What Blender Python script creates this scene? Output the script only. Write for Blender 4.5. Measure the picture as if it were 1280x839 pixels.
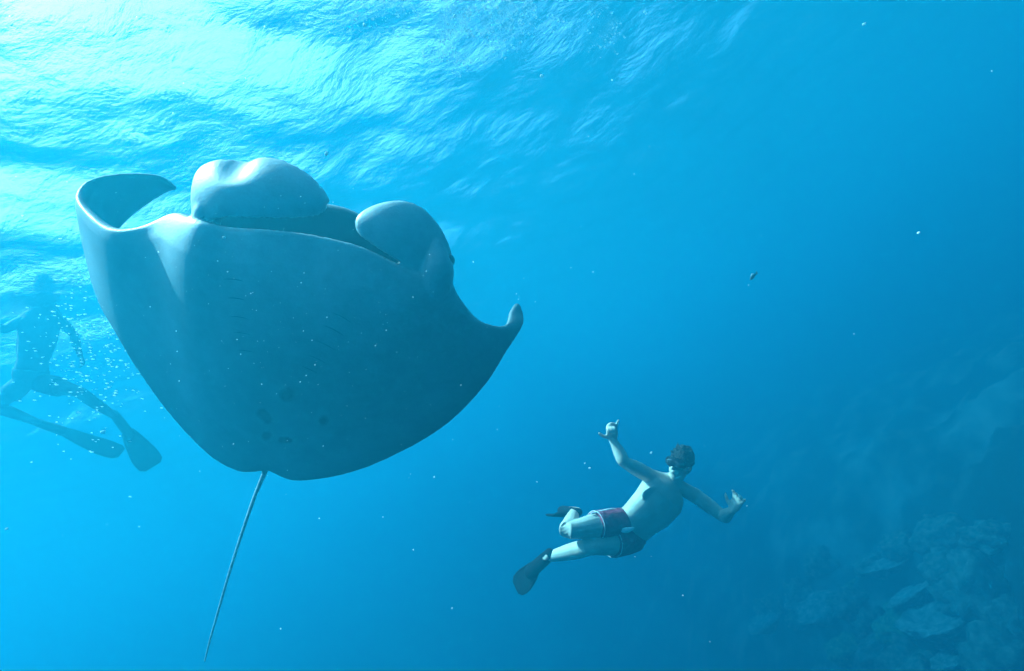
import bpy, bmesh, math, random
import numpy as np
from mathutils import Vector, Matrix, noise, kdtree

random.seed(7)
rng = np.random.default_rng(11)
for o in list(bpy.data.objects):
    bpy.data.objects.remove(o)
sc = bpy.context.scene
COL = sc.collection

# ------------------------------------------------------------------ camera
SURF = 0.0                       # mean level of the sea surface
CAM = Vector((0, 0, -4.2))
PITCH, ROLL, FPX = math.radians(13), math.radians(28), 763.0
fwd = Vector((0, math.cos(PITCH), math.sin(PITCH)))
up0 = Vector((0, -math.sin(PITCH), math.cos(PITCH)))
rt0 = Vector((1, 0, 0))
RT = math.cos(ROLL) * rt0 - math.sin(ROLL) * up0
UP = math.cos(ROLL) * up0 + math.sin(ROLL) * rt0
cam_d = bpy.data.cameras.new('camera')
cam = bpy.data.objects.new('camera', cam_d)
COL.objects.link(cam)
M = Matrix((RT, UP, -fwd)).transposed().to_4x4()
M.translation = CAM
cam.matrix_world = M
cam_d.sensor_width = 36
cam_d.lens = FPX / 1280 * 36
cam_d.clip_start = 0.05
cam_d.clip_end = 600
sc.camera = cam

# ------------------------------------------------------------------ sun, sky, exposure
SUN = (-0.78 * RT + 0.57 * UP + 0.22 * fwd).normalized()      # towards the sun
sun_d = bpy.data.lights.new('sun', 'SUN')
sun_d.energy = 5.0
sun_d.angle = math.radians(0.6)
sun_d.color = (1, 0.96, 0.9)
sun = bpy.data.objects.new('sun', sun_d)
COL.objects.link(sun)
sun.rotation_euler = SUN.to_track_quat('Z', 'Y').to_euler()
sun.location = (-20, 10, 40)

world = bpy.data.worlds.new('World')
sc.world = world
world.use_nodes = True
wn = world.node_tree.nodes
sky = wn.new('ShaderNodeTexSky')
sky.sky_type = 'NISHITA'
sky.sun_disc = False
sky.dust_density = 4.0
sky.sun_elevation = math.asin(SUN.z)
sky.sun_rotation = math.atan2(SUN.x, SUN.y)
bg = wn['Background']
bg.inputs['Strength'].default_value = 0.085
world.node_tree.links.new(sky.outputs[0], bg.inputs['Color'])

vs = sc.view_settings
vs.view_transform = 'Standard'
vs.look = 'None'
vs.gamma = 1
vs.use_curve_mapping = False
vs.exposure = 3.42
cy = sc.cycles
cy.use_denoising = True
cy.denoising_prefilter = 'ACCURATE'
cy.max_bounces = 6
cy.volume_bounces = 1
cy.transparent_max_bounces = 12
cy.sample_clamp_indirect = 6
cy.caustics_reflective = False
cy.caustics_refractive = False

# ------------------------------------------------------------------ helpers
def P(px, py, d):
    """the point of the place that stands d metres ahead of the camera"""
    return CAM + d * (fwd + (px - 640) / FPX * RT + (419.5 - py) / FPX * UP)

def cdir(x, y, z):
    """a direction given as right, up, towards the viewer -> world"""
    return (x * RT + y * UP - z * fwd).normalized()

def new_mat(name, color=(.5, .5, .5), rough=.6, spec=.3):
    m = bpy.data.materials.new(name)
    m.use_nodes = True
    b = m.node_tree.nodes['Principled BSDF']
    b.inputs['Base Color'].default_value = (*color, 1)
    b.inputs['Roughness'].default_value = rough
    b.inputs['Specular IOR Level'].default_value = spec
    return m

def N(m, kind, **kw):
    n = m.node_tree.nodes.new(kind)
    for k, v in kw.items():
        if k in n.inputs.keys():
            n.inputs[k].default_value = v
        else:
            setattr(n, k, v)
    return n

def L(m, a, b):
    m.node_tree.links.new(a, b)

def noise_color(m, c1, c2, scale, detail=4, lo=.35, hi=.65, coord='Object', bump=0, bump_scale=None):
    b = m.node_tree.nodes['Principled BSDF']
    tc = N(m, 'ShaderNodeTexCoord')
    n = N(m, 'ShaderNodeTexNoise', Scale=scale, Detail=detail)
    r = N(m, 'ShaderNodeValToRGB')
    r.color_ramp.elements[0].position = lo
    r.color_ramp.elements[1].position = hi
    r.color_ramp.elements[0].color = (*c1, 1)
    r.color_ramp.elements[1].color = (*c2, 1)
    L(m, tc.outputs[coord], n.inputs['Vector'])
    L(m, n.outputs['Fac'], r.inputs['Fac'])
    L(m, r.outputs['Color'], b.inputs['Base Color'])
    if bump:
        n2 = N(m, 'ShaderNodeTexNoise', Scale=bump_scale or scale * 4, Detail=5)
        bp = N(m, 'ShaderNodeBump', Strength=bump, Distance=.05)
        L(m, tc.outputs[coord], n2.inputs['Vector'])
        L(m, n2.outputs['Fac'], bp.inputs['Height'])
        L(m, bp.outputs['Normal'], b.inputs['Normal'])
    return r

def smooth(me):
    me.polygons.foreach_set('use_smooth', [True] * len(me.polygons))

def link(name, me, mat, parent=None):
    o = bpy.data.objects.new(name, me)
    COL.objects.link(o)
    if mat is not None:
        me.materials.clear()
        me.materials.append(mat)
    if parent is not None:
        o.parent = parent
    return o

def tag(o, label, cat=None, group=None, kind=None):
    if label:
        o['label'] = label
    if cat:
        o['category'] = cat
    if group:
        o['group'] = group
    if kind:
        o['kind'] = kind
    return o

class MB:
    """collects closed shells into one mesh"""
    def __init__(self):
        self.v, self.f = [], []

    def add(self, vs_, fs_):
        k = len(self.v)
        self.v += [tuple(p) for p in vs_]
        self.f += [tuple(i + k for i in f) for f in fs_]

    def rings(self, rings):
        """rings of equal length, closed with fans at both ends"""
        n = len(rings[0])
        vs_ = [p for r in rings for p in r]
        fs_ = []
        for i in range(len(rings) - 1):
            for j in range(n):
                a, b = i * n + j, i * n + (j + 1) % n
                fs_.append((a, b, b + n, a + n))
        fs_.append(tuple(range(n - 1, -1, -1)))
        k = (len(rings) - 1) * n
        fs_.append(tuple(range(k, k + n)))
        self.add(vs_, fs_)

    def tube(self, pts, radii, seg=14, side=None, flat=1.0, sub=4):
        """smooth tapered tube through pts with round ends; flat squashes across `side`"""
        pts = [Vector(p) for p in pts]
        P_, R_ = [], []
        n = len(pts)
        for i in range(n - 1):
            p0 = pts[max(i - 1, 0)]; p1 = pts[i]; p2 = pts[i + 1]; p3 = pts[min(i + 2, n - 1)]
            for s in range(sub):
                t = s / sub
                P_.append(.5 * ((2 * p1) + (p2 - p0) * t + (2 * p0 - 5 * p1 + 4 * p2 - p3) * t * t + (3 * p1 - p0 - 3 * p2 + p3) * t ** 3))
                R_.append(radii[i] + (radii[i + 1] - radii[i]) * (3 * t * t - 2 * t ** 3))
        P_.append(pts[-1]); R_.append(radii[-1])
        dirs = []
        for i in range(len(P_)):
            d = P_[min(i + 1, len(P_) - 1)] - P_[max(i - 1, 0)]
            dirs.append(d.normalized())
        ref = Vector(side) if side is not None else (dirs[0].orthogonal())
        cen, rad, dd = [], [], []
        for a in (80, 55, 30, 10):
            a = math.radians(a)
            cen.append(P_[0] - dirs[0] * R_[0] * math.sin(a)); rad.append(R_[0] * math.cos(a)); dd.append(dirs[0])
        cen += P_; rad += R_; dd += dirs
        for a in (10, 30, 55, 80):
            a = math.radians(a)
            cen.append(P_[-1] + dirs[-1] * R_[-1] * math.sin(a)); rad.append(R_[-1] * math.cos(a)); dd.append(dirs[-1])
        rings = []
        for c, r, d in zip(cen, rad, dd):
            u = (ref - d * ref.dot(d))
            if u.length < 1e-4:
                u = d.orthogonal()
            u.normalize()
            ref = u if side is None else ref
            w = d.cross(u)
            rings.append([c + u * (r * math.cos(2 * math.pi * k / seg)) + w * (r * flat * math.sin(2 * math.pi * k / seg)) for k in range(seg)])
        self.rings(rings)

    def ellipsoid(self, c, axes, seg=20, rows=12, power=1.0):
        c = Vector(c); ax = [Vector(a) for a in axes]
        rings = []
        for i in range(1, rows):
            t = math.pi * i / rows
            z, r = -math.cos(t), math.sin(t)
            rings.append([c + ax[2] * z + ax[0] * (r * math.cos(2 * math.pi * k / seg)) + ax[1] * (r * math.sin(2 * math.pi * k / seg)) for k in range(seg)])
        self.rings(rings)

    def mesh(self, name):
        me = bpy.data.meshes.new(name)
        me.from_pydata(self.v, [], self.f)
        bm = bmesh.new(); bm.from_mesh(me)
        bmesh.ops.recalc_face_normals(bm, faces=bm.faces)
        bm.to_mesh(me); bm.free()
        smooth(me)
        return me

def fuse(me, voxel, iters=6, factor=.5):
    """one continuous skin round overlapping shells"""
    o = bpy.data.objects.new('tmp', me)
    COL.objects.link(o)
    r = o.modifiers.new('r', 'REMESH'); r.mode = 'VOXEL'; r.voxel_size = voxel; r.use_smooth_shade = True
    s = o.modifiers.new('s', 'SMOOTH'); s.iterations = iters; s.factor = factor
    dg = bpy.context.evaluated_depsgraph_get()
    out = bpy.data.meshes.new_from_object(o.evaluated_get(dg))
    out.name = me.name
    bpy.data.objects.remove(o)
    smooth(out)
    return out

def verts(me):
    a = np.empty(len(me.vertices) * 3, np.float32)
    me.vertices.foreach_get('co', a)
    return a.reshape(-1, 3)

def set_verts(me, a):
    me.vertices.foreach_set('co', a.astype(np.float32).ravel())
    me.update()

def catmull(A, n):
    """A: k x m control rows -> n samples along them"""
    A = np.asarray(A, float); k = len(A)
    out = []
    for t in np.linspace(0, k - 1, n):
        i = min(int(t), k - 2); u = t - i
        p0, p1, p2, p3 = A[max(i - 1, 0)], A[i], A[i + 1], A[min(i + 2, k - 1)]
        out.append(.5 * ((2 * p1) + (p2 - p0) * u + (2 * p0 - 5 * p1 + 4 * p2 - p3) * u * u + (3 * p1 - p0 - 3 * p2 + p3) * u ** 3))
    return np.array(out)

# ------------------------------------------------------------------ the water: body, surface, seabed
haze_m = bpy.data.materials.new('sea_water')
haze_m.use_nodes = True
nt = haze_m.node_tree
nt.nodes.remove(nt.nodes['Principled BSDF'])
pv = nt.nodes.new('ShaderNodeVolumePrincipled')
SIG_T = (.27, .150, .126)           # loss per metre
SIG_S = (.0007, .0222, .0335)          # scattered per metre
DEN = SIG_T[0]
pc = [x / DEN for x in SIG_S]
pa = [max(0, 1 - (t / DEN - c) / (1 - c)) ** 2 for t, c in zip(SIG_T, pc)]
pv.inputs['Color'].default_value = (*pc, 1)
pv.inputs['Absorption Color'].default_value = (*pa, 1)
pv.inputs['Density'].default_value = DEN
pv.inputs['Anisotropy'].default_value = .31
nt.links.new(pv.outputs[0], nt.nodes['Material Output'].inputs['Volume'])

HX = 90
hb = bmesh.new()
bmesh.ops.create_cube(hb, size=1)
bmesh.ops.scale(hb, vec=(2 * HX, 2 * HX, 20.6), verts=hb.verts)
bmesh.ops.translate(hb, vec=(0, 0, .6 - 10.3), verts=hb.verts)
hme = bpy.data.meshes.new('haze'); hb.to_mesh(hme); hb.free()
haze = link('haze', hme, haze_m)
tag(haze, 'clear blue sea water filling the whole place', 'water', kind='stuff')

# sea surface: a wavy sheet seen from below
def waves(x, y):
    h = 0
    for (a, lx, ly, ph) in ((.050, .55, .85, .3), (.040, 1.2, -.7, 1.9), (.046, -2.1, 1.5, .7), (.036, 3.1, 1.9, 4.1),
                            (.028, -2.4, 3.9, 2.2), (.016, 5.1, -3.0, 5.0), (.009, 3.4, 6.3, 1.1), (.006, -8.1, 5.2, .2)):
        w = np.sin(lx * x + ly * y + ph + .6 * np.sin(.31 * ly * x - .27 * lx * y + ph))
        h = h + .72 * a * (w - .35 * np.cos(2 * (lx * x + ly * y + ph)))
    return h
n = 420
q = np.linspace(-1, 1, n)
g = np.sinh(q * 4.4) / np.sinh(4.4) * (HX - 4)
gx, gy = np.meshgrid(g - 1.5, g + 3.5, indexing='ij')
fade = np.exp(-(gx ** 2 + gy ** 2) / 30 ** 2)
gz = SURF + waves(gx, gy) * (.25 + .75 * fade)
idx = np.arange(n * n).reshape(n, n)
quads = np.stack([idx[:-1, :-1], idx[1:, :-1], idx[1:, 1:], idx[:-1, 1:]], -1).reshape(-1, 4)
sme = bpy.data.meshes.new('water_surface')
sme.from_pydata(np.stack([gx, gy, gz], -1).reshape(-1, 3).tolist(), [], quads.tolist())
smooth(sme)
surf_m = bpy.data.materials.new('water_surface')
surf_m.use_nodes = True
nt = surf_m.node_tree
nt.nodes.remove(nt.nodes['Principled BSDF'])
tc = N(surf_m, 'ShaderNodeTexCoord')
mp = N(surf_m, 'ShaderNodeMapping'); mp.inputs['Scale'].default_value = (1, 1.35, 1); mp.inputs['Rotation'].default_value = (0, 0, .5)
n1 = N(surf_m, 'ShaderNodeTexNoise', Scale=2.6, Detail=7, Roughness=.6, Distortion=.25)
bp = N(surf_m, 'ShaderNodeBump', Strength=1.0, Distance=.05)
L(surf_m, tc.outputs['Object'], mp.inputs['Vector'])
L(surf_m, mp.outputs[0], n1.inputs['Vector'])
L(surf_m, n1.outputs['Fac'], bp.inputs['Height'])
fr = N(surf_m, 'ShaderNodeFresnel', IOR=1.33)
L(surf_m, bp.outputs[0], fr.inputs['Normal'])
tr = N(surf_m, 'ShaderNodeBsdfTransparent')
rf = N(surf_m, 'ShaderNodeBsdfRefraction', IOR=1.15, Roughness=.34)
L(surf_m, bp.outputs[0], rf.inputs['Normal'])
gl = N(surf_m, 'ShaderNodeBsdfGlossy', Roughness=.06)
L(surf_m, bp.outputs[0], gl.inputs['Normal'])
mx = N(surf_m, 'ShaderNodeMixShader', Fac=.2)
L(surf_m, tr.outputs[0], mx.inputs[1]); L(surf_m, rf.outputs[0], mx.inputs[2])
mx2 = N(surf_m, 'ShaderNodeMixShader')
L(surf_m, fr.outputs[0], mx2.inputs[0]); L(surf_m, mx.outputs[0], mx2.inputs[1]); L(surf_m, gl.outputs[0], mx2.inputs[2])
L(surf_m, mx2.outputs[0], nt.nodes['Material Output'].inputs['Surface'])
tag(link('water_surface', sme, surf_m), 'rippled sea surface seen from below, glaring white under the sun', 'water surface', kind='structure')

# seabed: deep sand that climbs to a reef slope on the right
def seabed_z(x, y):
    s = 1 / (1 + np.exp(-(x + .18 * y - 6.0) / 2.2))
    return -16.5 + 9.4 * s

n = 260
g = np.sinh(np.linspace(-1, 1, n) * 3.6) / np.sinh(3.6) * (HX - 4)
gx, gy = np.meshgrid(g + 5, g + 10, indexing='ij')
gx = np.clip(gx, -HX + 2, HX - 2); gy = np.clip(gy, -HX + 2, HX - 2)
gz = seabed_z(gx, gy)
flat = np.stack([gx.ravel(), gy.ravel()], -1)
rough = np.array([noise.fractal(Vector((x * .45, y * .45, 3)), .9, 2.1, 6) for x, y in flat]).reshape(gz.shape)
gz = gz + rough * .75
idx = np.arange(n * n).reshape(n, n)
quads = np.stack([idx[:-1, :-1], idx[1:, :-1], idx[1:, 1:], idx[:-1, 1:]], -1).reshape(-1, 4)
bme = bpy.data.meshes.new('seabed')
bme.from_pydata(np.stack([gx, gy, gz], -1).reshape(-1, 3).tolist(), [], quads.tolist())
smooth(bme)
bed_m = new_mat('reef_rock_and_sand', rough=.95, spec=.1)
noise_color(bed_m, (.03, .035, .03), (.27, .26, .22), .55, 8, .47, .68, bump=.8, bump_scale=3)
tag(link('seabed', bme, bed_m), 'hazy reef slope of dark rock and pale sand', 'seabed', kind='structure')

# ------------------------------------------------------------------ the manta ray
# local frame: x towards its right wing, y forward, z dorsal; it swims up over the camera, belly down
MROLL, MTIP = math.radians(17), math.radians(30)
mx_c = Vector((-math.cos(MROLL), math.sin(MROLL), 0))
my_c = Vector((math.sin(MROLL) * math.cos(MTIP), math.cos(MROLL) * math.cos(MTIP), math.sin(MTIP)))
mz_c = mx_c.cross(my_c)
MC = P(370, 420, 4.0)
def c2w(v):
    return RT * v.x + UP * v.y - fwd * v.z
MX, MY, MZ = c2w(mx_c), c2w(my_c), c2w(mz_c)
MM = Matrix((MX, MY, MZ)).transposed().to_4x4()
MM.translation = MC
MI = MM.inverted()

def ml(px, py, z):
    """the manta's own point at height z that is met along a line of sight"""
    o = MI @ CAM
    d = (MI @ P(px, py, 4.0)) - o
    t = (z - o.z) / d.z
    return o + d * t

# stations: leading point, trailing point, thickness, (each point: line of sight + height in the manta)
right_half = [   # the picture's right
    ((388, 293, -.05), (334, 588, .03), .40),
    ((450, 308, -.05), (372, 601, .03), .40),
    ((512, 338, -.02), (440, 590, .04), .38),
    ((556, 343, .06), (505, 563, .07), .26),
    ((572, 369, .12), (560, 529, .12), .17),
    ((594, 397, .22), (605, 483, .22), .10),
    ((617, 407, .36), (634, 438, .40), .060),
    ((632, 406, .50), (653, 408, .60), .046),
    ((638, 389, .74), (654, 394, .80), .042),
    ((645, 379, .88), (650, 383, .90), .034),
]
left_half = [
    ((388, 293, -.05), (334, 588, .03), .40),
    ((335, 287, -.05), (318, 590, .03), .40),
    ((285, 284, -.03), (296, 588, .04), .38),
    ((247, 276, -.04), (262, 569, .06), .30),
    ((206, 272, .07), (216, 522, .09), .20),
    ((170, 286, .12), (172, 462, .15), .14),
    ((138, 285, .17), (143, 413, .22), .12),
    ((113, 268, .30), (124, 378, .40), .09),
    ((97, 245, .50), (114, 340, .62), .065),
    ((112, 225, .72), (128, 312, .86), .050),
    ((152, 217, .92), (162, 272, 1.02), .040),
    ((198, 219, 1.06), (203, 243, 1.12), .032),
    ((221, 234, 1.10), (221, 237, 1.10), .022),
]
def rows(half):
    return np.array([[*ml(*a), *ml(*b), t] for a, b, t in half])
RR, LR = rows(right_half), rows(left_half)
ctrl = np.concatenate([LR[::-1], RR[1:]])
kmid = len(LR) - 1
NU, NV = 160, 60
st = catmull(ctrl, NU)
us = np.linspace(0, len(ctrl) - 1, NU) - kmid               # 0 on the axis
vv = .5 - .5 * np.cos(np.linspace(0, math.pi, NV))
LE, TE, TH = st[:, 0:3], st[:, 3:6], np.maximum(st[:, 6], .02)
mid = LE[:, None, :] * (1 - vv)[None, :, None] + TE[:, None, :] * vv[None, :, None]
body_w = np.exp(-(np.abs(mid[..., 0]) / .75) ** 2.2)
mid[..., 2] -= .10 * body_w * np.sin(math.pi * vv[None, :] ** .8)        # belly bulge
mid[..., 2] += .10 * (np.exp(-((us + 4.2) / .85) ** 2))[:, None] * np.exp(-(vv / .16) ** 1.5)[None, :]   # hollow where the wing leaves the head
du = np.gradient(mid, axis=0); dv = np.gradient(mid, axis=1)
nrm = np.cross(dv, du)
nrm /= np.linalg.norm(nrm, axis=-1, keepdims=True) + 1e-9
if nrm[NU // 2, NV // 2, 2] < 0:
    nrm = -nrm
prof = np.clip((vv / .10), 0, 1) ** .5 * np.clip((1 - vv) / .55, 0, 1) ** .75
jaw = np.clip((vv - .02) / .33, 0, 1) ** 1.2 * .84 + .16
mouth_w = np.clip(1.25 - np.abs(st[:, None, 0] * 0 + mid[:, :1, 0]) / .62, 0, 1)
pr = prof[None, :] * (1 - mouth_w) + mouth_w * prof[None, :] * jaw[None, :]
th = TH[:, None] * pr + .016 * np.ones_like(pr)
bot = mid - nrm * (th * .30)[..., None]
top = mid + nrm * (th * .70)[..., None]
mb = MB()
V = np.concatenate([bot.reshape(-1, 3), top.reshape(-1, 3)])
ix = np.arange(NU * NV).reshape(NU, NV)
F = []
for a, s in ((ix, 1), (ix + NU * NV, -1)):
    qd = np.stack([a[:-1, :-1], a[1:, :-1], a[1:, 1:], a[:-1, 1:]], -1).reshape(-1, 4)
    F += [tuple(r[::s]) for r in qd.tolist()]
rim = list(ix[:, 0]) + list(ix[-1, 1:]) + list(ix[::-1, -1][1:]) + list(ix[0, ::-1][1:-1])
rim = [int(i) for i in rim]
for a, b in zip(rim, rim[1:] + rim[:1]):
    F.append((a, b, b + NU * NV, a + NU * NV))
mb.add(V.tolist(), F)
side_tag = [(Vector(p), 0) for p in bot.reshape(-1, 3)[::3]] + [(Vector(p), 1) for p in top.reshape(-1, 3)[::3]]

def sheet(edge_a, edge_b, bulge, thick, nu=40, nv=24, rib=None, tone=2):
    """a curved paddle between two edges given as control points in the manta's frame"""
    A, B = catmull([list(p) for p in edge_a], nu), catmull([list(p) for p in edge_b], nu)
    t = np.linspace(0, 1, nv)
    G = A[:, None] * (1 - t)[None, :, None] + B[:, None] * t[None, :, None]
    a_, b_ = np.gradient(G, axis=0), np.gradient(G, axis=1)
    nn = np.cross(a_, b_); nn /= np.linalg.norm(nn, axis=-1, keepdims=True) + 1e-9
    if nn[nu // 2, nv // 2] @ np.array(mi_view) < 0:
        nn = -nn
    uu = np.linspace(0, 1, nu)
    w = np.sin(math.pi * np.clip(t, 0, 1))[None, :] ** .8 * np.sin(math.pi * (.12 + .8 * uu))[:, None]
    G = G + nn * (bulge * w)[..., None]
    if rib is not None:
        G = G + nn * rib(uu[:, None], t[None, :])[..., None]
    e = np.minimum(np.clip(np.minimum(t, 1 - t) / .14, 0, 1)[None, :], np.clip(np.minimum(uu, 1 - uu) / .1, 0, 1)[:, None]) ** .5
    h = thick * (.35 + .65 * e)
    f_, k_ = G + nn * (h / 2)[..., None], G - nn * (h / 2)[..., None]
    I = np.arange(nu * nv).reshape(nu, nv); m_ = nu * nv
    fs_ = []
    for a, s in ((I, 1), (I + m_, -1)):
        qd = np.stack([a[:-1, :-1], a[1:, :-1], a[1:, 1:], a[:-1, 1:]], -1).reshape(-1, 4)
        fs_ += [tuple(r[::s]) for r in qd.tolist()]
    r_ = [int(i) for i in list(I[:, 0]) + list(I[-1, 1:]) + list(I[::-1, -1][1:]) + list(I[0, ::-1][1:-1])]
    for a, b in zip(r_, r_[1:] + r_[:1]):
        fs_.append((a, b, b + m_, a + m_))
    mb.add(np.concatenate([f_.reshape(-1, 3), k_.reshape(-1, 3)]).tolist(), fs_)
    side_tag.extend([(Vector(p), tone) for p in f_.reshape(-1, 3)[::2]])
    side_tag.extend([(Vector(p), 3) for p in k_.reshape(-1, 3)[::2]])
mi_view = (MI @ CAM).normalized()

# upper jaw above the open mouth, coloured dark to stand in for the shade inside
jaw_front = [ml(258, 262, .24), ml(300, 254, .24), ml(350, 250, .24), ml(415, 257, .24), ml(447, 268, .24), ml(500, 298, .24), ml(556, 338, .22)]
jaw_back = [p + Vector((-p.x * .15, -.62, -.02)) for p in jaw_front]
sheet(jaw_front, jaw_back, -.03, .13, tone=1)

# cephalic lobes curling in over the mouth
def groove(u, t):
    c = .36 + .03 * (1 - t)
    return -.085 * np.exp(-((u - c) / .055) ** 2) * np.clip((t - .45) / .5, 0, 1) ** 1.1
low = [ml(244, 284, .02), ml(258, 276, .0), ml(285, 272, -.02), ml(330, 273, -.02), ml(372, 273, 0), ml(400, 269, .03), ml(411, 259, .06)]
upp = [ml(246, 222, .22), ml(256, 206, .22), ml(292, 196, .20), ml(345, 198, .18), ml(382, 215, .15), ml(404, 236, .12), ml(412, 252, .09)]
sheet(low, upp, .06, .035, rib=groove)
low = [ml(553, 345, .05), ml(536, 344, .02), ml(508, 333, -.01), ml(484, 319, -.02), ml(463, 305, 0), ml(449, 294, .02), ml(444, 284, .05)]
upp = [ml(566, 322, .14), ml(554, 290, .18), ml(531, 262, .20), ml(505, 251, .19), ml(480, 253, .16), ml(458, 262, .13), ml(446, 273, .09)]
sheet(low, upp, .045, .035)
# fleshy roots of the lobes
mb.tube([ml(252, 350, .10), ml(253, 310, .08), ml(258, 272, .06), ml(266, 240, .10)], [.10, .11, .085, .05])
mb.tube([ml(530, 400, .10), ml(541, 366, .05), ml(547, 338, .04), ml(545, 308, .10)], [.09, .11, .10, .05])
# root of the tail and the pair of pelvic fins
mb.tube([ml(340, 540, .05), ml(336, 570, .05), ml(330, 592, .05)], [.07, .045, .02])

raw = mb.mesh('manta_ray')
body = fuse(raw, .0105, 6, .5)
# skin markings: belly with pale shoulders, its front lightened further to stand in for sunlight, charcoal back, greyer hind margin, dark belly spots
kd = kdtree.KDTree(len(side_tag))
for i, (p, s) in enumerate(side_tag):
    kd.insert(p, i)
kd.balance()
co = verts(body)
spots = [(359, 494, .038), (327, 516, .026), (331, 520, .026), (335, 525, .024), (404, 526, .026), (333, 545, .027), (352, 550, .019), (358, 550, .019), (363, 551, .012)]
sl = [(ml(a, b, -.1), r) for a, b, r in spots]
vdir = np.array(MI @ CAM)
col = np.empty((len(co), 4), np.float32); col[:, 3] = 1
te_pts = np.concatenate([TE])
for i, p in enumerate(co):
    _, k, _ = kd.find(p)
    s = side_tag[k][1]
    if s == 1:
        c = np.array((.02, .022, .025))
    elif s == 3:
        c = np.array((.12, .13, .135))
    else:
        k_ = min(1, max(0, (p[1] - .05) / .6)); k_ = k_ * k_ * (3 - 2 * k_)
        c = np.array((.07, .128, .150)) * (1 - k_) + np.array((.19, .255, .275)) * k_  # front of the belly lightened as if sunlit, over the pale shoulder patch
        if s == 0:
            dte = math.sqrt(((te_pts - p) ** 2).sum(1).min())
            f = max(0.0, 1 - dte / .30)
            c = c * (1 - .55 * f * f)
        else:
            c = np.array((.19, .255, .275))  # lobes take the same lightened front tone
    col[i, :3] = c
# spots, met where the line of sight touches the belly
for (a, r) in sl:
    d = np.array(a) - vdir; d /= np.linalg.norm(d)
    w = co - vdir
    perp = np.linalg.norm(w - (w @ d)[:, None] * d, axis=1)
    m_ = np.clip(1.9 - perp / r * 1.3 + rng.normal(0, .06, len(co)), 0, 1) * (np.abs(co[:, 2]) < .35)
    col[:, :3] = col[:, :3] * (1 - m_[:, None]) + np.array((.004, .003, .004)) * m_[:, None]
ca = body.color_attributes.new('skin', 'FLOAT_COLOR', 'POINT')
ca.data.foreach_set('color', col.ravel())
skin = new_mat('manta_skin', rough=.5, spec=.35)
b = skin.node_tree.nodes['Principled BSDF']
at = N(skin, 'ShaderNodeAttribute', attribute_name='skin')
tc = N(skin, 'ShaderNodeTexCoord')
nz = N(skin, 'ShaderNodeTexNoise', Scale=5, Detail=6, Roughness=.65)
rp = N(skin, 'ShaderNodeMapRange'); rp.inputs['From Min'].default_value = .3; rp.inputs['From Max'].default_value = .7
rp.inputs['To Min'].default_value = .78; rp.inputs['To Max'].default_value = 1.06
mu = N(skin, 'ShaderNodeMix', data_type='RGBA', blend_type='MULTIPLY'); mu.inputs['Factor'].default_value = 1
L(skin, tc.outputs['Object'], nz.inputs['Vector']); L(skin, nz.outputs['Fac'], rp.inputs['Value'])
L(skin, at.outputs['Color'], mu.inputs[6]); L(skin, rp.outputs[0], mu.inputs[7]); L(skin, mu.outputs[2], b.inputs['Base Color'])
nz2 = N(skin, 'ShaderNodeTexNoise', Scale=60, Detail=3)
bpn = N(skin, 'ShaderNodeBump', Strength=.15, Distance=.01)
L(skin, tc.outputs['Object'], nz2.inputs['Vector']); L(skin, nz2.outputs['Fac'], bpn.inputs['Height']); L(skin, bpn.outputs[0], b.inputs['Normal'])
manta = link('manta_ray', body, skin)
manta.matrix_world = Matrix.Translation(P(370, 420, 3.05)) @ MM.to_3x3().to_4x4() @ Matrix.Scale(3.05 / 4.0, 4)
tag(manta, 'huge manta ray with pale spotted belly, open mouth and upcurled wing tips', 'manta ray')

# tail whip
mb = MB()
tp = [(338, 568, .06), (331, 590, .05), (318, 622, .04), (302, 668, .03), (288, 712, .02), (274, 760, .02), (264, 795, .04), (256, 826, .06)]
mb.tube([ml(*t) for t in tp], [.024, .019, .015, .013, .012, .011, .010, .007], seg=10, sub=8)
tail_m = new_mat('tail_skin', (.16, .17, .18), .45, .5)
noise_color(tail_m, (.22, .24, .25), (.42, .44, .45), 12)
link('tail', mb.mesh('tail'), tail_m, manta)
# eyes low on the sides of the head
eye_m = new_mat('manta_eye', (.012, .012, .014), .15, .6)
for (a, z) in (((560, 326), .09),):
    mb = MB()
    c = ml(*a, z)
    mb.ellipsoid(c, ((.042, 0, 0), (0, .042, 0), (0, 0, .042)))
    link('eye', mb.mesh('eye'), eye_m, manta)
# gill slits on the belly, five each side
from mathutils.bvhtree import BVHTree
bv = BVHTree.FromPolygons([Vector(v) for v in co], [tuple(p.vertices) for p in body.polygons])
gill_m = new_mat('gill_slit', (.05, .075, .085), .9, .05)
o_ = MI @ CAM
for sgn in (-1, 1):
    for k in range(5):
        mb = MB()
        pts = []
        for s in np.linspace(0, 1, 7):
            yy = .38 - k * .105 + .018 * math.sin(s * math.pi) + .006 * math.sin(k * 2.1 + sgn)
            xx = sgn * (.20 + .035 * k * -1 + .20 * s + .05)
            hit = bv.ray_cast(Vector((xx, yy - .05 * s, -2)), Vector((0, 0, 1)))
            if hit[0]:
                pts.append(hit[0] + Vector((0, 0, .004)))
        if len(pts) > 3:
            rr = [.0045 * math.sin(math.pi * (.1 + .8 * i / (len(pts) - 1))) + .001 for i in range(len(pts))]
            mb.tube(pts, rr, seg=6, sub=2)
            link('gill_slit', mb.mesh('gill_slit'), gill_m, manta)

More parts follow.
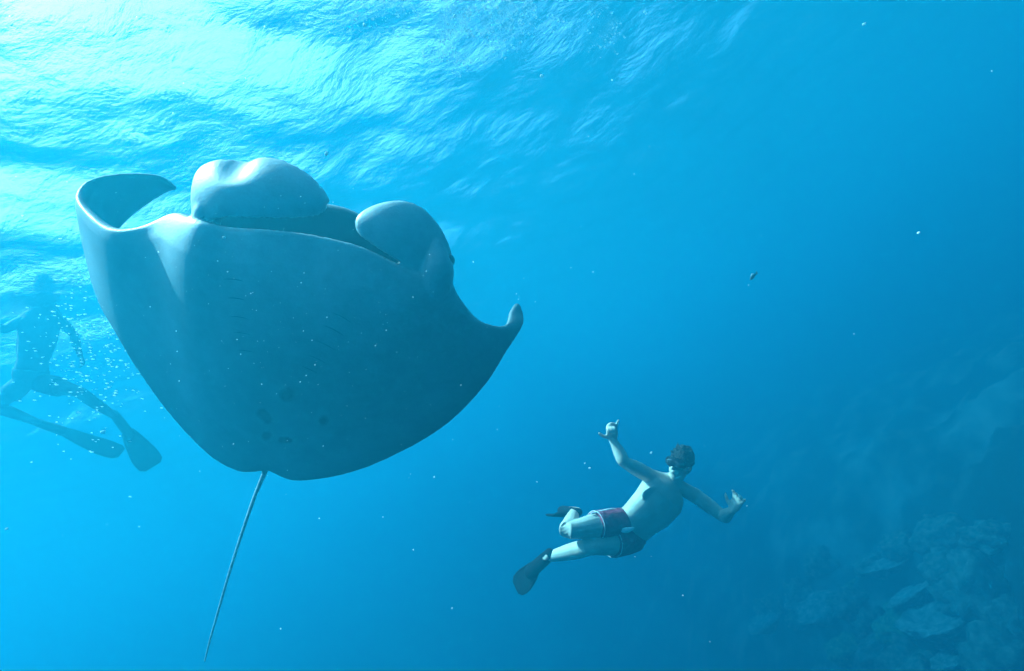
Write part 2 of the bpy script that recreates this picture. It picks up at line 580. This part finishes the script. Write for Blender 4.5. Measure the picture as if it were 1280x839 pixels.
# ------------------------------------------------------------------ people in the water
def ring_tube(mb, pts, rad, side, flat=1.0, seg=20):
    """a sleeve with flat open-looking ends (hems)"""
    pts = [Vector(p) for p in pts]
    rings = []
    for i, (c, r) in enumerate(zip(pts, rad)):
        d = (pts[min(i + 1, len(pts) - 1)] - pts[max(i - 1, 0)]).normalized()
        u = (Vector(side) - d * Vector(side).dot(d)).normalized()
        w = d.cross(u)
        rings.append([c + u * (r * math.cos(2 * math.pi * k / seg)) + w * (r * flat * math.sin(2 * math.pi * k / seg)) for k in range(seg)])
    mb.rings(rings)

def hand(mb, wrist, d, nrm_, thumb, curls, spread=.18, k=1.0, thumb_out=.9):
    """palm, four fingers (curl 0 straight .. 1 fist; index first) and a thumb on the `thumb` side"""
    d = Vector(d).normalized()
    nrm_ = (Vector(nrm_) - d * Vector(nrm_).dot(d)).normalized()
    s = d.cross(nrm_)
    if s.dot(Vector(thumb)) < 0:
        s = -s
    w = Vector(wrist)
    mb.tube([w, w + d * .045 * k, w + d * .09 * k], [.030 * k, .042 * k, .040 * k], side=s, flat=.42, sub=3)
    for i, c in enumerate(curls):
        off = (.031, .0105, -.0105, -.031)[i] * k
        ln = (.074, .083, .077, .060)[i] * k
        fan = spread * (.5, .17, -.17, -.5)[i] * 2
        p = w + d * .085 * k + s * off
        dirn = (d + s * fan).normalized()
        pts = [p]
        ang = 0
        for j in range(3):
            ang += c * (1.25 if j == 0 else 1.35) + .10
            p = p + (dirn * math.cos(ang) + nrm_ * math.sin(ang)) * ln * (.45, .32, .27)[j]
            pts.append(p)
        mb.tube(pts, [.0105 * k, .0098 * k, .009 * k, .0075 * k], seg=8, sub=2)
    p = w + d * .025 * k + s * .032 * k
    t1 = p + (d * .55 + s * thumb_out + nrm_ * .2).normalized() * .040 * k
    t2 = t1 + (d * .8 + s * thumb_out * .7 + nrm_ * .15).normalized() * .034 * k
    mb.tube([p, t1, t2], [.0145 * k, .012 * k, .009 * k], seg=8, sub=3)

def fin(ankle, toe, width, face, mat, parent, O, blade_from=.30, thick=.012, flare=1.0):
    """a rubber swim fin: foot pocket, blade, side rails"""
    a, t = Vector(ankle) - O, Vector(toe) - O
    d = (t - a); ln = d.length; d.normalize()
    face = (Vector(face) - d * Vector(face).dot(d)).normalized()
    s = d.cross(face)
    root_ = None
    mb = MB()
    mb.tube([a - d * .05, a + d * .08, a + d * .24], [.046, .052, .055], side=s, flat=.75)
    pocket = link('foot_pocket', mb.mesh('foot_pocket'), mat, parent)
    mb = MB()
    rings = []
    for i in range(13):
        u = i / 12
        c = a + d * (ln * (blade_from + (1 - blade_from) * u)) - face * (.05 * math.sin(u * 2.2))
        hw = width * (.45 + .55 * min(1, u * 1.5) ** .8 * flare) * (1 if u < .86 else math.sqrt(max(.05, 1 - ((u - .86) / .145) ** 2)) * .5 + .5)
        h = thick * (1.3 - .9 * u)
        rings.append([c + s * (hw * math.cos(q_)) * (abs(math.cos(q_)) ** -.3 if abs(math.cos(q_)) > .1 else 1) + face * (h * math.sin(q_)) for q_ in [2 * math.pi * j / 16 for j in range(16)]])
    mb.rings(rings)
    link('fin_blade', mb.mesh('fin_blade'), mat, parent)
    for sg in (-1, 1):
        mb = MB()
        pts = []
        for i in range(6):
            u = i / 5 * .8
            hw = width * (.45 + .55 * min(1, u * 1.5) ** .8 * flare) * .97
            pts.append(a + d * (ln * (blade_from + (1 - blade_from) * u)) - face * (.05 * math.sin(u * 2.2)) + s * hw * sg)
        mb.tube(pts, [.013, .012, .011, .010, .008, .006], seg=8, sub=2)
        link('fin_rail', mb.mesh('fin_rail'), mat, parent)

skin_m = new_mat('person_skin', rough=.55, spec=.35)
noise_color(skin_m, (.50, .38, .30), (.60, .48, .40), 9, 4)
skin_m.node_tree.nodes['Principled BSDF'].inputs['Subsurface Weight'].default_value = 0
hair_m = new_mat('dark_hair', (.012, .010, .010), .6, .25)
noise_color(hair_m, (.006, .006, .006), (.03, .025, .022), 60, 5, bump=.6, bump_scale=90)
rubber = new_mat('black_rubber', (.006, .007, .010), .9, .05)
noise_color(rubber, (.004, .005, .008), (.010, .011, .015), 14, 4)
glass_m = new_mat('mask_lens', (.02, .025, .03), .05, .8)
maroon = new_mat('maroon_swim_cloth', rough=.85, spec=.1)
noise_color(maroon, (.20, .022, .045), (.36, .05, .085), 16, 5, bump=.5, bump_scale=22)
trim_m = new_mat('white_trim', (.7, .7, .68), .8, .1)
noise_color(trim_m, (.55, .55, .54), (.78, .78, .76), 30)
navy = new_mat('dark_swim_cloth', rough=.85, spec=.1)
noise_color(navy, (.012, .02, .035), (.03, .04, .06), 16)

def head(mb, H, f, u):
    f = Vector(f).normalized(); u = (Vector(u) - f * Vector(u).dot(f)).normalized(); s = f.cross(u)
    mb.ellipsoid(H + u * .025 - f * .012, (s * .076, f * .096, u * .100))
    mb.ellipsoid(H - u * .035 + f * .030, (s * .062, f * .066, u * .075))
    mb.ellipsoid(H - u * .085 + f * .052, (s * .034, f * .032, u * .028))       # chin
    mb.tube([H + u * .015 + f * .090, H - u * .018 + f * .112], [.009, .016], seg=8)   # nose
    mb.tube([H - u * .052 + f * .088 - s * .02, H - u * .052 + f * .095, H - u * .052 + f * .088 + s * .02], [.006, .009, .006], seg=8)  # lips
    for sg in (-1, 1):
        mb.ellipsoid(H + s * (.079 * sg) - u * .004 - f * .012, (s * .012, f * .020, u * .034), 10, 8)
    return f, u, s

def person(J, name, spec):
    """J: joints in world space; returns the body object with its clothing as children"""
    O = J['pelvis'].copy()
    g_ = lambda k: J[k] - O
    mb = MB()
    pel, wai, rib, che, nec, H = [g_(k) for k in ('pelvis', 'waist', 'rib', 'chest', 'neck', 'head')]
    sL, sR = g_('shL'), g_('shR')
    lat = (sR - sL).normalized()
    spine = (nec - pel).normalized()
    hipl = (g_('hipR') - g_('hipL')).normalized()
    front = Vector(spec['front'])
    def ring(c, wv, hw, hd, d):
        wv = (wv - d * wv.dot(d)).normalized(); fv = wv.cross(d).normalized()
        out = []
        for k in range(28):
            t = 2 * math.pi * k / 28
            cx, sy = math.cos(t), math.sin(t)
            out.append(c + wv * (hw * abs(cx) ** .85 * (1 if cx > 0 else -1)) + fv * (hd * abs(sy) ** .85 * (1 if sy > 0 else -1)))
        return out
    W = spec.get('w', 1.0)
    mids = [(pel - spine * .10, hipl, .11, .085), (pel, hipl, .160 * W, .110), (pel.lerp(wai, .55), hipl, .158 * W, .105), (wai, (hipl + lat).normalized(), .150 * W, .102), (rib, (lat * 2 + hipl).normalized(), .172 * W, .116),
            (che, lat, .188 * W, .120), (che.lerp(nec, .55), lat, .165 * W, .100), (nec, lat, .085, .070)]
    mb.rings([ring(c, w_, a, b_, spine) for c, w_, a, b_ in mids])
    # shoulders, trapezius, chest muscles, belly
    mb.tube([nec + spine * .05, nec - spine * .005 - lat * .07, sL], [.05, .055, .058])
    mb.tube([nec + spine * .05, nec - spine * .005 + lat * .07, sR], [.05, .055, .058])
    for sg in (-1, 1):
        mb.ellipsoid(che + lat * (.085 * sg) + front * .092 + spine * .005, (lat * .100, spine * .085, front * .017))
        mb.tube([che + lat * (.15 * sg) - spine * .02, rib + lat * (.15 * sg), wai + lat * (.12 * sg)], [.05, .045, .03])
    f, u, s = head(mb, H, spec['face'], spec['hup'])
    mb.tube([nec - spine * .02, H - u * .07 - f * .012], [.062, .057])
    # arms
    for S in 'LR':
        sh, el, wr = g_('sh' + S), g_('el' + S), g_('wr' + S)
        dd = (el - sh).normalized(); d2 = (wr - el).normalized()
        mb.ellipsoid(sh + dd * .015, (dd * .075, lat * .060, dd.cross(lat).normalized() * .062))
        mb.tube([sh, sh.lerp(el, .45), el, el.lerp(wr, .28), wr], [.058, .058, .045, .049, .030])
        h = spec['hand' + S]
        hand(mb, wr, h[0], h[1], h[2], h[3], spread=h[4], k=spec.get('hk', 1.0), thumb_out=h[5])
        # legs
        hp, kn, an = g_('hip' + S), g_('kn' + S), g_('an' + S)
        mb.tube([hp, hp.lerp(kn, .45), kn, kn.lerp(an, .32), an], [.098, .092, .062, .064, .038])
        td = (g_('toe' + S) - an).normalized()
        back = (kn - an).normalized()
        mb.tube([an - td * .045 - back * .01, an + td * .05, an + td * .17], [.036, .040, .030], flat=.8)
    body = fuse(mb.mesh(name), .0068, 5, .5)
    ob = link(name, body, spec['skin'])
    ob.location = O
    # hair
    mb = MB()
    mb.ellipsoid(H + u * .048 - f * .026, (s * .088, f * .104, u * .094), 28, 18)
    mb.ellipsoid(H - u * .02 - f * .060, (s * .072, f * .050, u * .075), 20, 12)
    for i in range(120):
        th_, r_ = random.uniform(0, 2 * math.pi), random.uniform(0, 1) ** .5
        base = H + u * .03 - f * .028 + (s * math.cos(th_) * .080 + f * math.sin(th_) * .092) * r_ + u * (.096 * math.sqrt(max(0, 1 - r_ * r_)))
        tip = base + (f * random.uniform(-.1, 1.3) + u * random.uniform(.1, .9) + s * random.uniform(-.5, .5)).normalized() * random.uniform(.015, .055)
        mb.tube([base, tip], [.010, .0035], seg=6, sub=1)
    link('hair', fuse(mb.mesh('hair'), .0055, 1, .4), hair_m, ob)
    # mask: skirt, frame, lens, strap
    mc = H + u * .018 + f * .083
    mb = MB()
    mb.tube([mc - s * .052 - f * .012, mc + f * .004, mc + s * .052 - f * .012], [.038, .046, .038], side=u, flat=.80)
    mask = link('dive_mask', mb.mesh('dive_mask'), rubber, ob)
    mb = MB()
    mb.ellipsoid(mc + f * .028, (s * .064, u * .030, f * .008), 20, 10)
    link('lens', mb.mesh('lens'), glass_m, mask)
    mb = MB()
    pts = []
    for k in range(17):
        t = math.radians(-145 + 290 * k / 16)
        pts.append(H + u * .02 - f * (math.cos(t) * .122 + .010) + s * (math.sin(t) * .092))
    mb.tube(pts, [.011] * 17, seg=8, sub=1, side=u, flat=.4)
    link('strap', mb.mesh('strap'), rubber, mask)
    # shorts
    mb = MB()
    mb.rings([ring(c, w_, a * 1.075, b_ * 1.09, spine) for c, w_, a, b_ in ((pel - spine * .115, hipl, .12, .095), mids[1], (pel.lerp(wai, .22), hipl, .160 * W, .108), (pel.lerp(wai, spec.get('waist_at', .40)), hipl, .160 * W, .107))])
    hems = []
    for S in 'LR':
        hp, kn = g_('hip' + S), g_('kn' + S)
        e = hp.lerp(kn, spec.get('leg', .46))
        ring_tube(mb, [hp.lerp(kn, -.10), hp.lerp(kn, .12), hp.lerp(kn, .30), e], [.098, .110, .111, .112], lat)
        hems.append((e, (kn - hp).normalized()))
    shorts = link('shorts', fuse(mb.mesh('shorts'), .008, 3, .5), spec['cloth'], ob)
    if spec.get('trim'):
        for e, d in hems:
            mb = MB()
            uu = d.orthogonal().normalized(); w2 = d.cross(uu)
            pts = [e - d * .004 + (uu * math.cos(a) + w2 * math.sin(a)) * .109 for a in [2 * math.pi * k / 24 for k in range(25)]]
            mb.tube(pts, [.003] * 25, seg=6, sub=1)
            link('hem_trim', mb.mesh('hem_trim'), trim_m, shorts)
    return ob, O, shorts, (pel, wai, lat, front, hipl, spine)

# --- the free diver
D = 4.8
J = dict(pelvis=P(781, 662, 4.80), waist=P(797, 652, 4.78), rib=P(815, 636, 4.77), chest=P(829, 618, 4.78), neck=P(840, 603, 4.80), head=P(850, 580, 4.74),
         shL=P(814, 596, 4.74), shR=P(868, 619, 4.88),
         elL=P(780, 577, 4.62), wrL=P(766, 550, 4.66), elR=P(905, 646, 4.80), wrR=P(915, 638, 4.57),
         hipL=P(775, 652, 4.74), hipR=P(790, 674, 4.80), knL=P(711, 663, 4.48), anL=P(718, 640, 4.84),
         knR=P(737, 684, 4.52), anR=P(683, 697, 4.70), toeL=P(694, 637, 5.12), toeR=P(655, 720, 4.92))
spec = dict(front=cdir(-.30, -.10, .95), face=cdir(-.70, .02, .71), hup=cdir(.14, .97, .10), skin=skin_m, cloth=maroon, trim=True, leg=.50, w=1.13, hk=1.12,
            handL=(cdir(-.12, .95, .2), cdir(.1, -.2, 1), cdir(-1, 0, 0), (.85, .9, .9, .05), .30, 1.1),
            handR=(cdir(.30, .85, .35), cdir(-.7, .1, .7), cdir(-.6, .2, .2), (.20, .25, .30, .12), .26, .8))
diver, O, shorts, fr_ = person(J, 'person', spec)
tag(diver, 'free diver in maroon swim shorts and black fins, both arms raised', 'person')
fin(J['anR'], P(640, 736, 4.98), .088, cdir(-.25, .45, .85), rubber, diver, O)
fin(J['anL'], P(690, 637, 5.34), .075, cdir(.2, .9, .3), rubber, diver, O)
pel, wai, lat, front, hipl, spine = fr_
# pale side piping and the drawstring of the shorts
mb = MB()
hp = J['hipL'] - O; kn = J['knL'] - O
o2 = cdir(-.35, .9, .30)
mb.tube([hp.lerp(kn, .48) + o2 * .113, hp.lerp(kn, .28) + o2 * .119, hp.lerp(kn, .08) + o2 * .122, pel.lerp(wai, .25) + o2 * .172], [.007, .010, .009, .006], seg=8, sub=5)
link('side_piping', mb.mesh('side_piping'), trim_m, shorts)
mb = MB()
c = P(783, 663, 4.62) - O
mb.tube([c + cdir(-1, .0, 0) * .055, c + cdir(0, .3, 1) * .01, c + cdir(1, .3, 0) * .05], [.010, .022, .013], side=cdir(.1, 1, 0), flat=.5, seg=10)
link('drawstring', mb.mesh('drawstring'), trim_m, shorts)

# --- the swimmer at the surface on the left, head out of the water
D = 6.8
J = dict(pelvis=P(38, 470, 6.9), waist=P(42, 450, 6.9), rib=P(46, 428, 6.9), chest=P(50, 405, 6.9), neck=P(54, 383, 6.9), head=P(57, 360, 6.86),
         shL=P(32, 398, 6.85), shR=P(72, 398, 6.95),
         elL=P(6, 412, 6.75), wrL=P(-18, 404, 6.6), elR=P(92, 418, 7.0), wrR=P(100, 444, 6.9),
         hipL=P(28, 480, 6.85), hipR=P(50, 478, 6.95), knL=P(-6, 508, 6.75), anL=P(52, 530, 6.95),
         knR=P(98, 490, 6.72), anR=P(146, 522, 6.95), toeL=P(85, 542, 7.0), toeR=P(165, 548, 7.0))
silhouette_m = new_mat('dark_silhouette', rough=.8, spec=.1)  # dark body tone put in to give the swimmer an even shaded silhouette
noise_color(silhouette_m, (.02, .028, .04), (.05, .06, .075), 8)
spec2 = dict(front=cdir(.5, .1, .8), face=cdir(.7, .1, .7), hup=cdir(-.25, .95, 0), skin=silhouette_m, cloth=navy, leg=.5,
             handL=(cdir(-1, .2, .2), cdir(0, -1, .2), cdir(0, 0, 1), (.2, .2, .2, .2), .12, .7),
             handR=(cdir(.4, -.9, .1), cdir(-.6, 0, .8), cdir(.3, .5, 0), (.2, .2, .2, .2), .12, .7))
swimmer, O, _, _ = person(J, 'person', spec2)
tag(swimmer, 'hazy dark swimmer in long fins treading water under the sunlit surface', 'person')
fin(J['anL'], P(152, 564, 7.1), .105, cdir(-.2, .75, .6), rubber, swimmer, O, blade_from=.3)
fin(J['anR'], P(192, 583, 7.0), .125, cdir(.6, .3, .75), rubber, swimmer, O, blade_from=.3, flare=1.2)

# ------------------------------------------------------------------ reef
rock_m = new_mat('coral_rock', rough=.95, spec=.1)
noise_color(rock_m, (.05, .055, .04), (.24, .21, .16), 3.5, 6, bump=.9, bump_scale=9)
pale_m = new_mat('pale_coral', rough=.9, spec=.1)
noise_color(pale_m, (.12, .115, .09), (.33, .31, .26), 4, 6, .35, .65, bump=.8, bump_scale=12)
green_m = new_mat('green_coral', rough=.9, spec=.1)
noise_color(green_m, (.05, .08, .04), (.22, .27, .13), 5, 6, bump=.8, bump_scale=12)
bvb = BVHTree.FromPolygons([v.co for v in bme.vertices], [tuple(p.vertices) for p in bme.polygons])
def coral_mesh(seed, kind):
    bm = bmesh.new()
    bmesh.ops.create_icosphere(bm, subdivisions=4, radius=1)
    for v in bm.verts:
        p = v.co.copy()
        n_ = noise.fractal(p * 1.3 + Vector((seed * 9.1, 0, 0)), .8, 2.0, 4)
        cells = noise.voronoi(p * (2.6 if kind == 0 else 3.6) + Vector((seed, seed, 0)))[0][0]
        if kind == 0:      # boulder coral: rounded knobs
            r = 1 + .28 * n_ + .22 * (.5 - cells)
            v.co = p * r; v.co.z = v.co.z * .62 + .1
        elif kind == 1:    # table coral: stalk with a flat crown
            rad = math.hypot(p.x, p.y)
            v.co = Vector((p.x, p.y, 0)) * (1.15 + .25 * n_)
            v.co.z = .55 + .10 * p.z + .12 * n_ + .10 * cells if p.z > -.35 else -.2 + .5 * (p.z + 1)
            if p.z <= -.35:
                v.co.x *= .45; v.co.y *= .45
        else:              # ragged outcrop
            r = 1 + .55 * n_ + .35 * (.5 - cells)
            v.co = p * r; v.co.z *= .8
    me = bpy.data.meshes.new('coral')
    bm.to_mesh(me); bm.free(); smooth(me)
    return me
kinds = [('boulder_coral', 0, rock_m, 'rounded boulder coral on the hazy reef slope'), ('table_coral', 1, pale_m, 'pale flat-topped table coral on the hazy reef slope'),
         ('reef_outcrop', 2, rock_m, 'ragged dark reef outcrop on the hazy slope'), ('green_coral', 0, green_m, 'low greenish coral clump on the hazy reef slope')]
protos = [[coral_mesh(3 * i + j + 1, k[1]) for j in range(3)] for i, k in enumerate(kinds)]
def cast(px, py):
    d = (P(px, py, 1) - CAM).normalized()
    return bvb.ray_cast(CAM, d)[0]
pts_c = [(966, 786, 1, .45), (1106, 718, 1, .42), (1180, 800, 1, .60), (1060, 815, 3, .5), (1140, 770, 3, .5), (1230, 740, 2, .7), (1010, 750, 0, .5), (1250, 815, 2, .8), (905, 812, 2, .6)]
while len(pts_c) < 48:
    px, py = random.uniform(840, 1290), random.uniform(640, 850)
    if (px - 840) * .32 + (py - 640) * .9 > 120:
        pts_c.append((px, py, random.choice((0, 0, 2, 2, 3, 1)), random.uniform(.22, .6)))
for px, py, k, r in pts_c:
    h = cast(px, py)
    if h is None or (h - CAM).length > 22:
        continue
    nm, _, mt, lb = kinds[k]
    o = link(nm, random.choice(protos[k]), mt)
    o.location = h + Vector((0, 0, -.05 * r))
    o.scale = (r * random.uniform(.8, 1.2), r * random.uniform(.8, 1.2), r * random.uniform(.8, 1.3))
    o.rotation_euler = (random.uniform(-.2, .2), random.uniform(-.2, .2), random.uniform(0, 6.28))
    tag(o, lb, nm.split('_')[-1], lb.split(' on ')[0] + 's of the reef')

# ------------------------------------------------------------------ bubbles and drifting specks
white_m = new_mat('drifting_specks', (.85, .85, .82), .5, .4)
ico = bmesh.new(); bmesh.ops.create_icosphere(ico, subdivisions=1, radius=1)
ico.verts.ensure_lookup_table()
IV = np.array([v.co[:] for v in ico.verts]); IF = np.array([[v.index for v in f.verts] for f in ico.faces]); ico.free()
def cloud(name, items, mat, label, cat):
    V_, F_ = [], []
    for i, (p, r, ax, st_) in enumerate(items):
        v = IV * r
        ax = np.array(ax) / np.linalg.norm(ax)
        v = v + np.outer(v @ ax, ax) * (st_ - 1)
        V_.append(v + np.array(p)); F_.append(IF + i * len(IV))
    me = bpy.data.meshes.new(name)
    me.from_pydata(np.concatenate(V_).tolist(), [], np.concatenate(F_).tolist())
    smooth(me)
    return tag(link(name, me, mat), label, cat, kind='stuff')
items = []
for i in range(760):
    px = random.uniform(-40, 1320); py = random.uniform(-30, 870)
    keep = .10 + .75 * math.exp(-((px - 250) / 380) ** 2) * math.exp(-(max(0, py - 330) / 170) ** 2)
    if random.random() > keep:
        continue
    d = random.uniform(1.2, 6.5)
    p = P(px, py, d)
    if p.z > -.15:
        continue
    r = random.choice((.0006, .0008, .001, .0012, .0016, .0028)) * (d / 3.2) ** .8
    items.append((p, r, (random.gauss(0, 1), random.gauss(0, 1), random.gauss(0, 1)), random.uniform(1, 1.9)))
for i in range(190):      # plankton in front of the belly
    px, py = random.gauss(360, 130), random.gauss(420, 100)
    d = random.uniform(1.3, 2.6)
    items.append((P(px, py, d), random.choice((.0005, .0007, .0007, .001, .001, .0019)) * (d / 2.4), (1, 0, .3), random.uniform(1, 1.6)))
cloud('drifting_specks', items, white_m, 'fine white specks drifting through the water', 'specks')
items = []
for i in range(420):      # fizz shed by the swimmer
    px, py = random.gauss(112, 40), random.gauss(430, 62)
    d = random.uniform(5.6, 7.2)
    p = P(px, py, d)
    if p.z > -.1:
        continue
    items.append((p, random.uniform(.003, .007), RT * 1 - UP * random.uniform(.0, .2), random.uniform(1.5, 4)))
cloud('bubble_fizz', items, white_m, 'streaks of tiny white bubbles trailing from the treading swimmer', 'bubbles')

def glow_through(m, share=.55):
    nt_ = m.node_tree
    b_ = nt_.nodes['Principled BSDF']
    t_ = N(m, 'ShaderNodeBsdfTranslucent')
    t_.inputs['Color'].default_value = b_.inputs['Base Color'].default_value
    x_ = N(m, 'ShaderNodeMixShader', Fac=share)
    L(m, b_.outputs[0], x_.inputs[1]); L(m, t_.outputs[0], x_.inputs[2])
    L(m, x_.outputs[0], nt_.nodes['Material Output'].inputs['Surface'])
glow_through(white_m)
# foam hanging under the surface
foam_m = new_mat('foam', (.36, .40, .42), .7, .3)
glow_through(foam_m, .7)
def surf_hit(px, py):
    d = (P(px, py, 1) - CAM).normalized()
    return CAM + d * ((SURF - .06 - CAM.z) / d.z)
items = []
for cx, cy_, sx, sy, cnt in ((590, 36, 48, 17, 1500), (560, 72, 22, 9, 500), (670, 8, 50, 8, 600), (770, 40, 9, 12, 130), (745, 58, 7, 6, 70), (500, 20, 60, 18, 300), (690, 24, 40, 8, 160)):
    for i in range(cnt):
        px, py = random.gauss(cx, sx), random.gauss(cy_, sy)
        h = surf_hit(px, py)
        if h.z > 1 or (h - CAM).length > 16:
            continue
        nz_ = noise.fractal(Vector((h.x * 1.7, h.y * 1.7, 0)), .8, 2, 3)
        if nz_ < random.uniform(-.15, .12):
            continue
        r_ = random.uniform(.002, .006) if random.random() < .86 else random.uniform(.007, .018)
        zz = waves(h.x, h.y) * (.25 + .75 * math.exp(-(h.x ** 2 + h.y ** 2) / 900))
        items.append((Vector((h.x, h.y, zz - random.uniform(0, .05))), r_, (0, 0, 1), .45))
cloud('surface_foam', items, foam_m, 'grey white patch of foam hanging under the rippled surface', 'foam')

# single bubbles big enough to count
bub_m = new_mat('air_bubble', (.9, .92, .93), .08, .9)
bme_ = bpy.data.meshes.new('air_bubble')
bm = bmesh.new(); bmesh.ops.create_icosphere(bm, subdivisions=3, radius=1)
for v in bm.verts:
    v.co.z *= .62 - .1 * v.co.z
    v.co *= 1 + .08 * noise.noise(v.co * 2)
bm.to_mesh(bme_); bm.free(); smooth(bme_)
for px, py, d, r, lb in ((814, 566, 4.6, .010, 'air bubble rising beside the dark haired diver'), (737, 585, 4.6, .009, 'air bubble drifting below the raised fist of the diver'),
                         (731, 579, 4.6, .006, 'smallest air bubble below the raised fist, beside a larger one'),
                         (408, 192, 2.8, .009, 'white bubble by the top of the manta head'), (280, 297, 2.6, .007, 'white bubble before the belly under the manta mouth'),
                         (1148, 291, 4.0, .010, 'lone pale bubble in open blue water'), (1080, 30, 4.2, .012, 'lone bubble high in dark blue water'),
                         (677, 95, 3.6, .009, 'bubble well below the dangling surface foam'), (568, 20, 3.4, .010, 'bubble in front of the grey foam patch'), (456, 31, 3.2, .009, 'bubble between the sun glare and the foam patch'),
                         (129, 540, 5.5, .022, 'large white bubble between the fins of the swimmer'), (8, 661, 3.0, .006, 'tiny bubble low in the bright blue water')):
    o = link('air_bubble', bme_, bub_m)
    o.location = P(px, py, d)
    o.scale = (r, r, r)
    o.rotation_euler = (random.uniform(-.6, .6), random.uniform(-.6, .6), 0)
    tag(o, lb, 'bubble', 'single air bubbles')

# a tiny fish in open water
fish_m = new_mat('fish_scales', rough=.4, spec=.5)
noise_color(fish_m, (.03, .035, .05), (.10, .11, .13), 30)
fo = P(941, 346, 4.4)
mb = MB()
fd, fu = cdir(-.6, -.5, .3), cdir(-.4, .6, .3)
fs = fd.cross(fu).normalized()
mb.tube([fd * .034, fd * .018, fd * -.004, fd * -.024, fd * -.036], [.004, .013, .015, .008, .004], side=fu, flat=.45)
fish = link('small_fish', mb.mesh('small_fish'), fish_m)
fish.location = fo
tag(fish, 'tiny dark fish alone in open blue water', 'fish')
mb = MB()
mb.rings([[fd * -.034 + fu * (.003 * math.cos(a)) + fs * (.002 * math.sin(a)) for a in [k * math.pi / 4 for k in range(8)]],
          [fd * -.054 + fu * (.016 * math.cos(a)) + fs * (.0012 * math.sin(a)) for a in [k * math.pi / 4 for k in range(8)]]])
link('tail_fin', mb.mesh('tail_fin'), fish_m, fish)
mb = MB()
mb.tube([fd * .012 + fu * .013, fd * -.004 + fu * .022, fd * -.018 + fu * .013], [.0022, .0032, .0015], seg=8)
link('dorsal_fin', mb.mesh('dorsal_fin'), trim_m, fish)
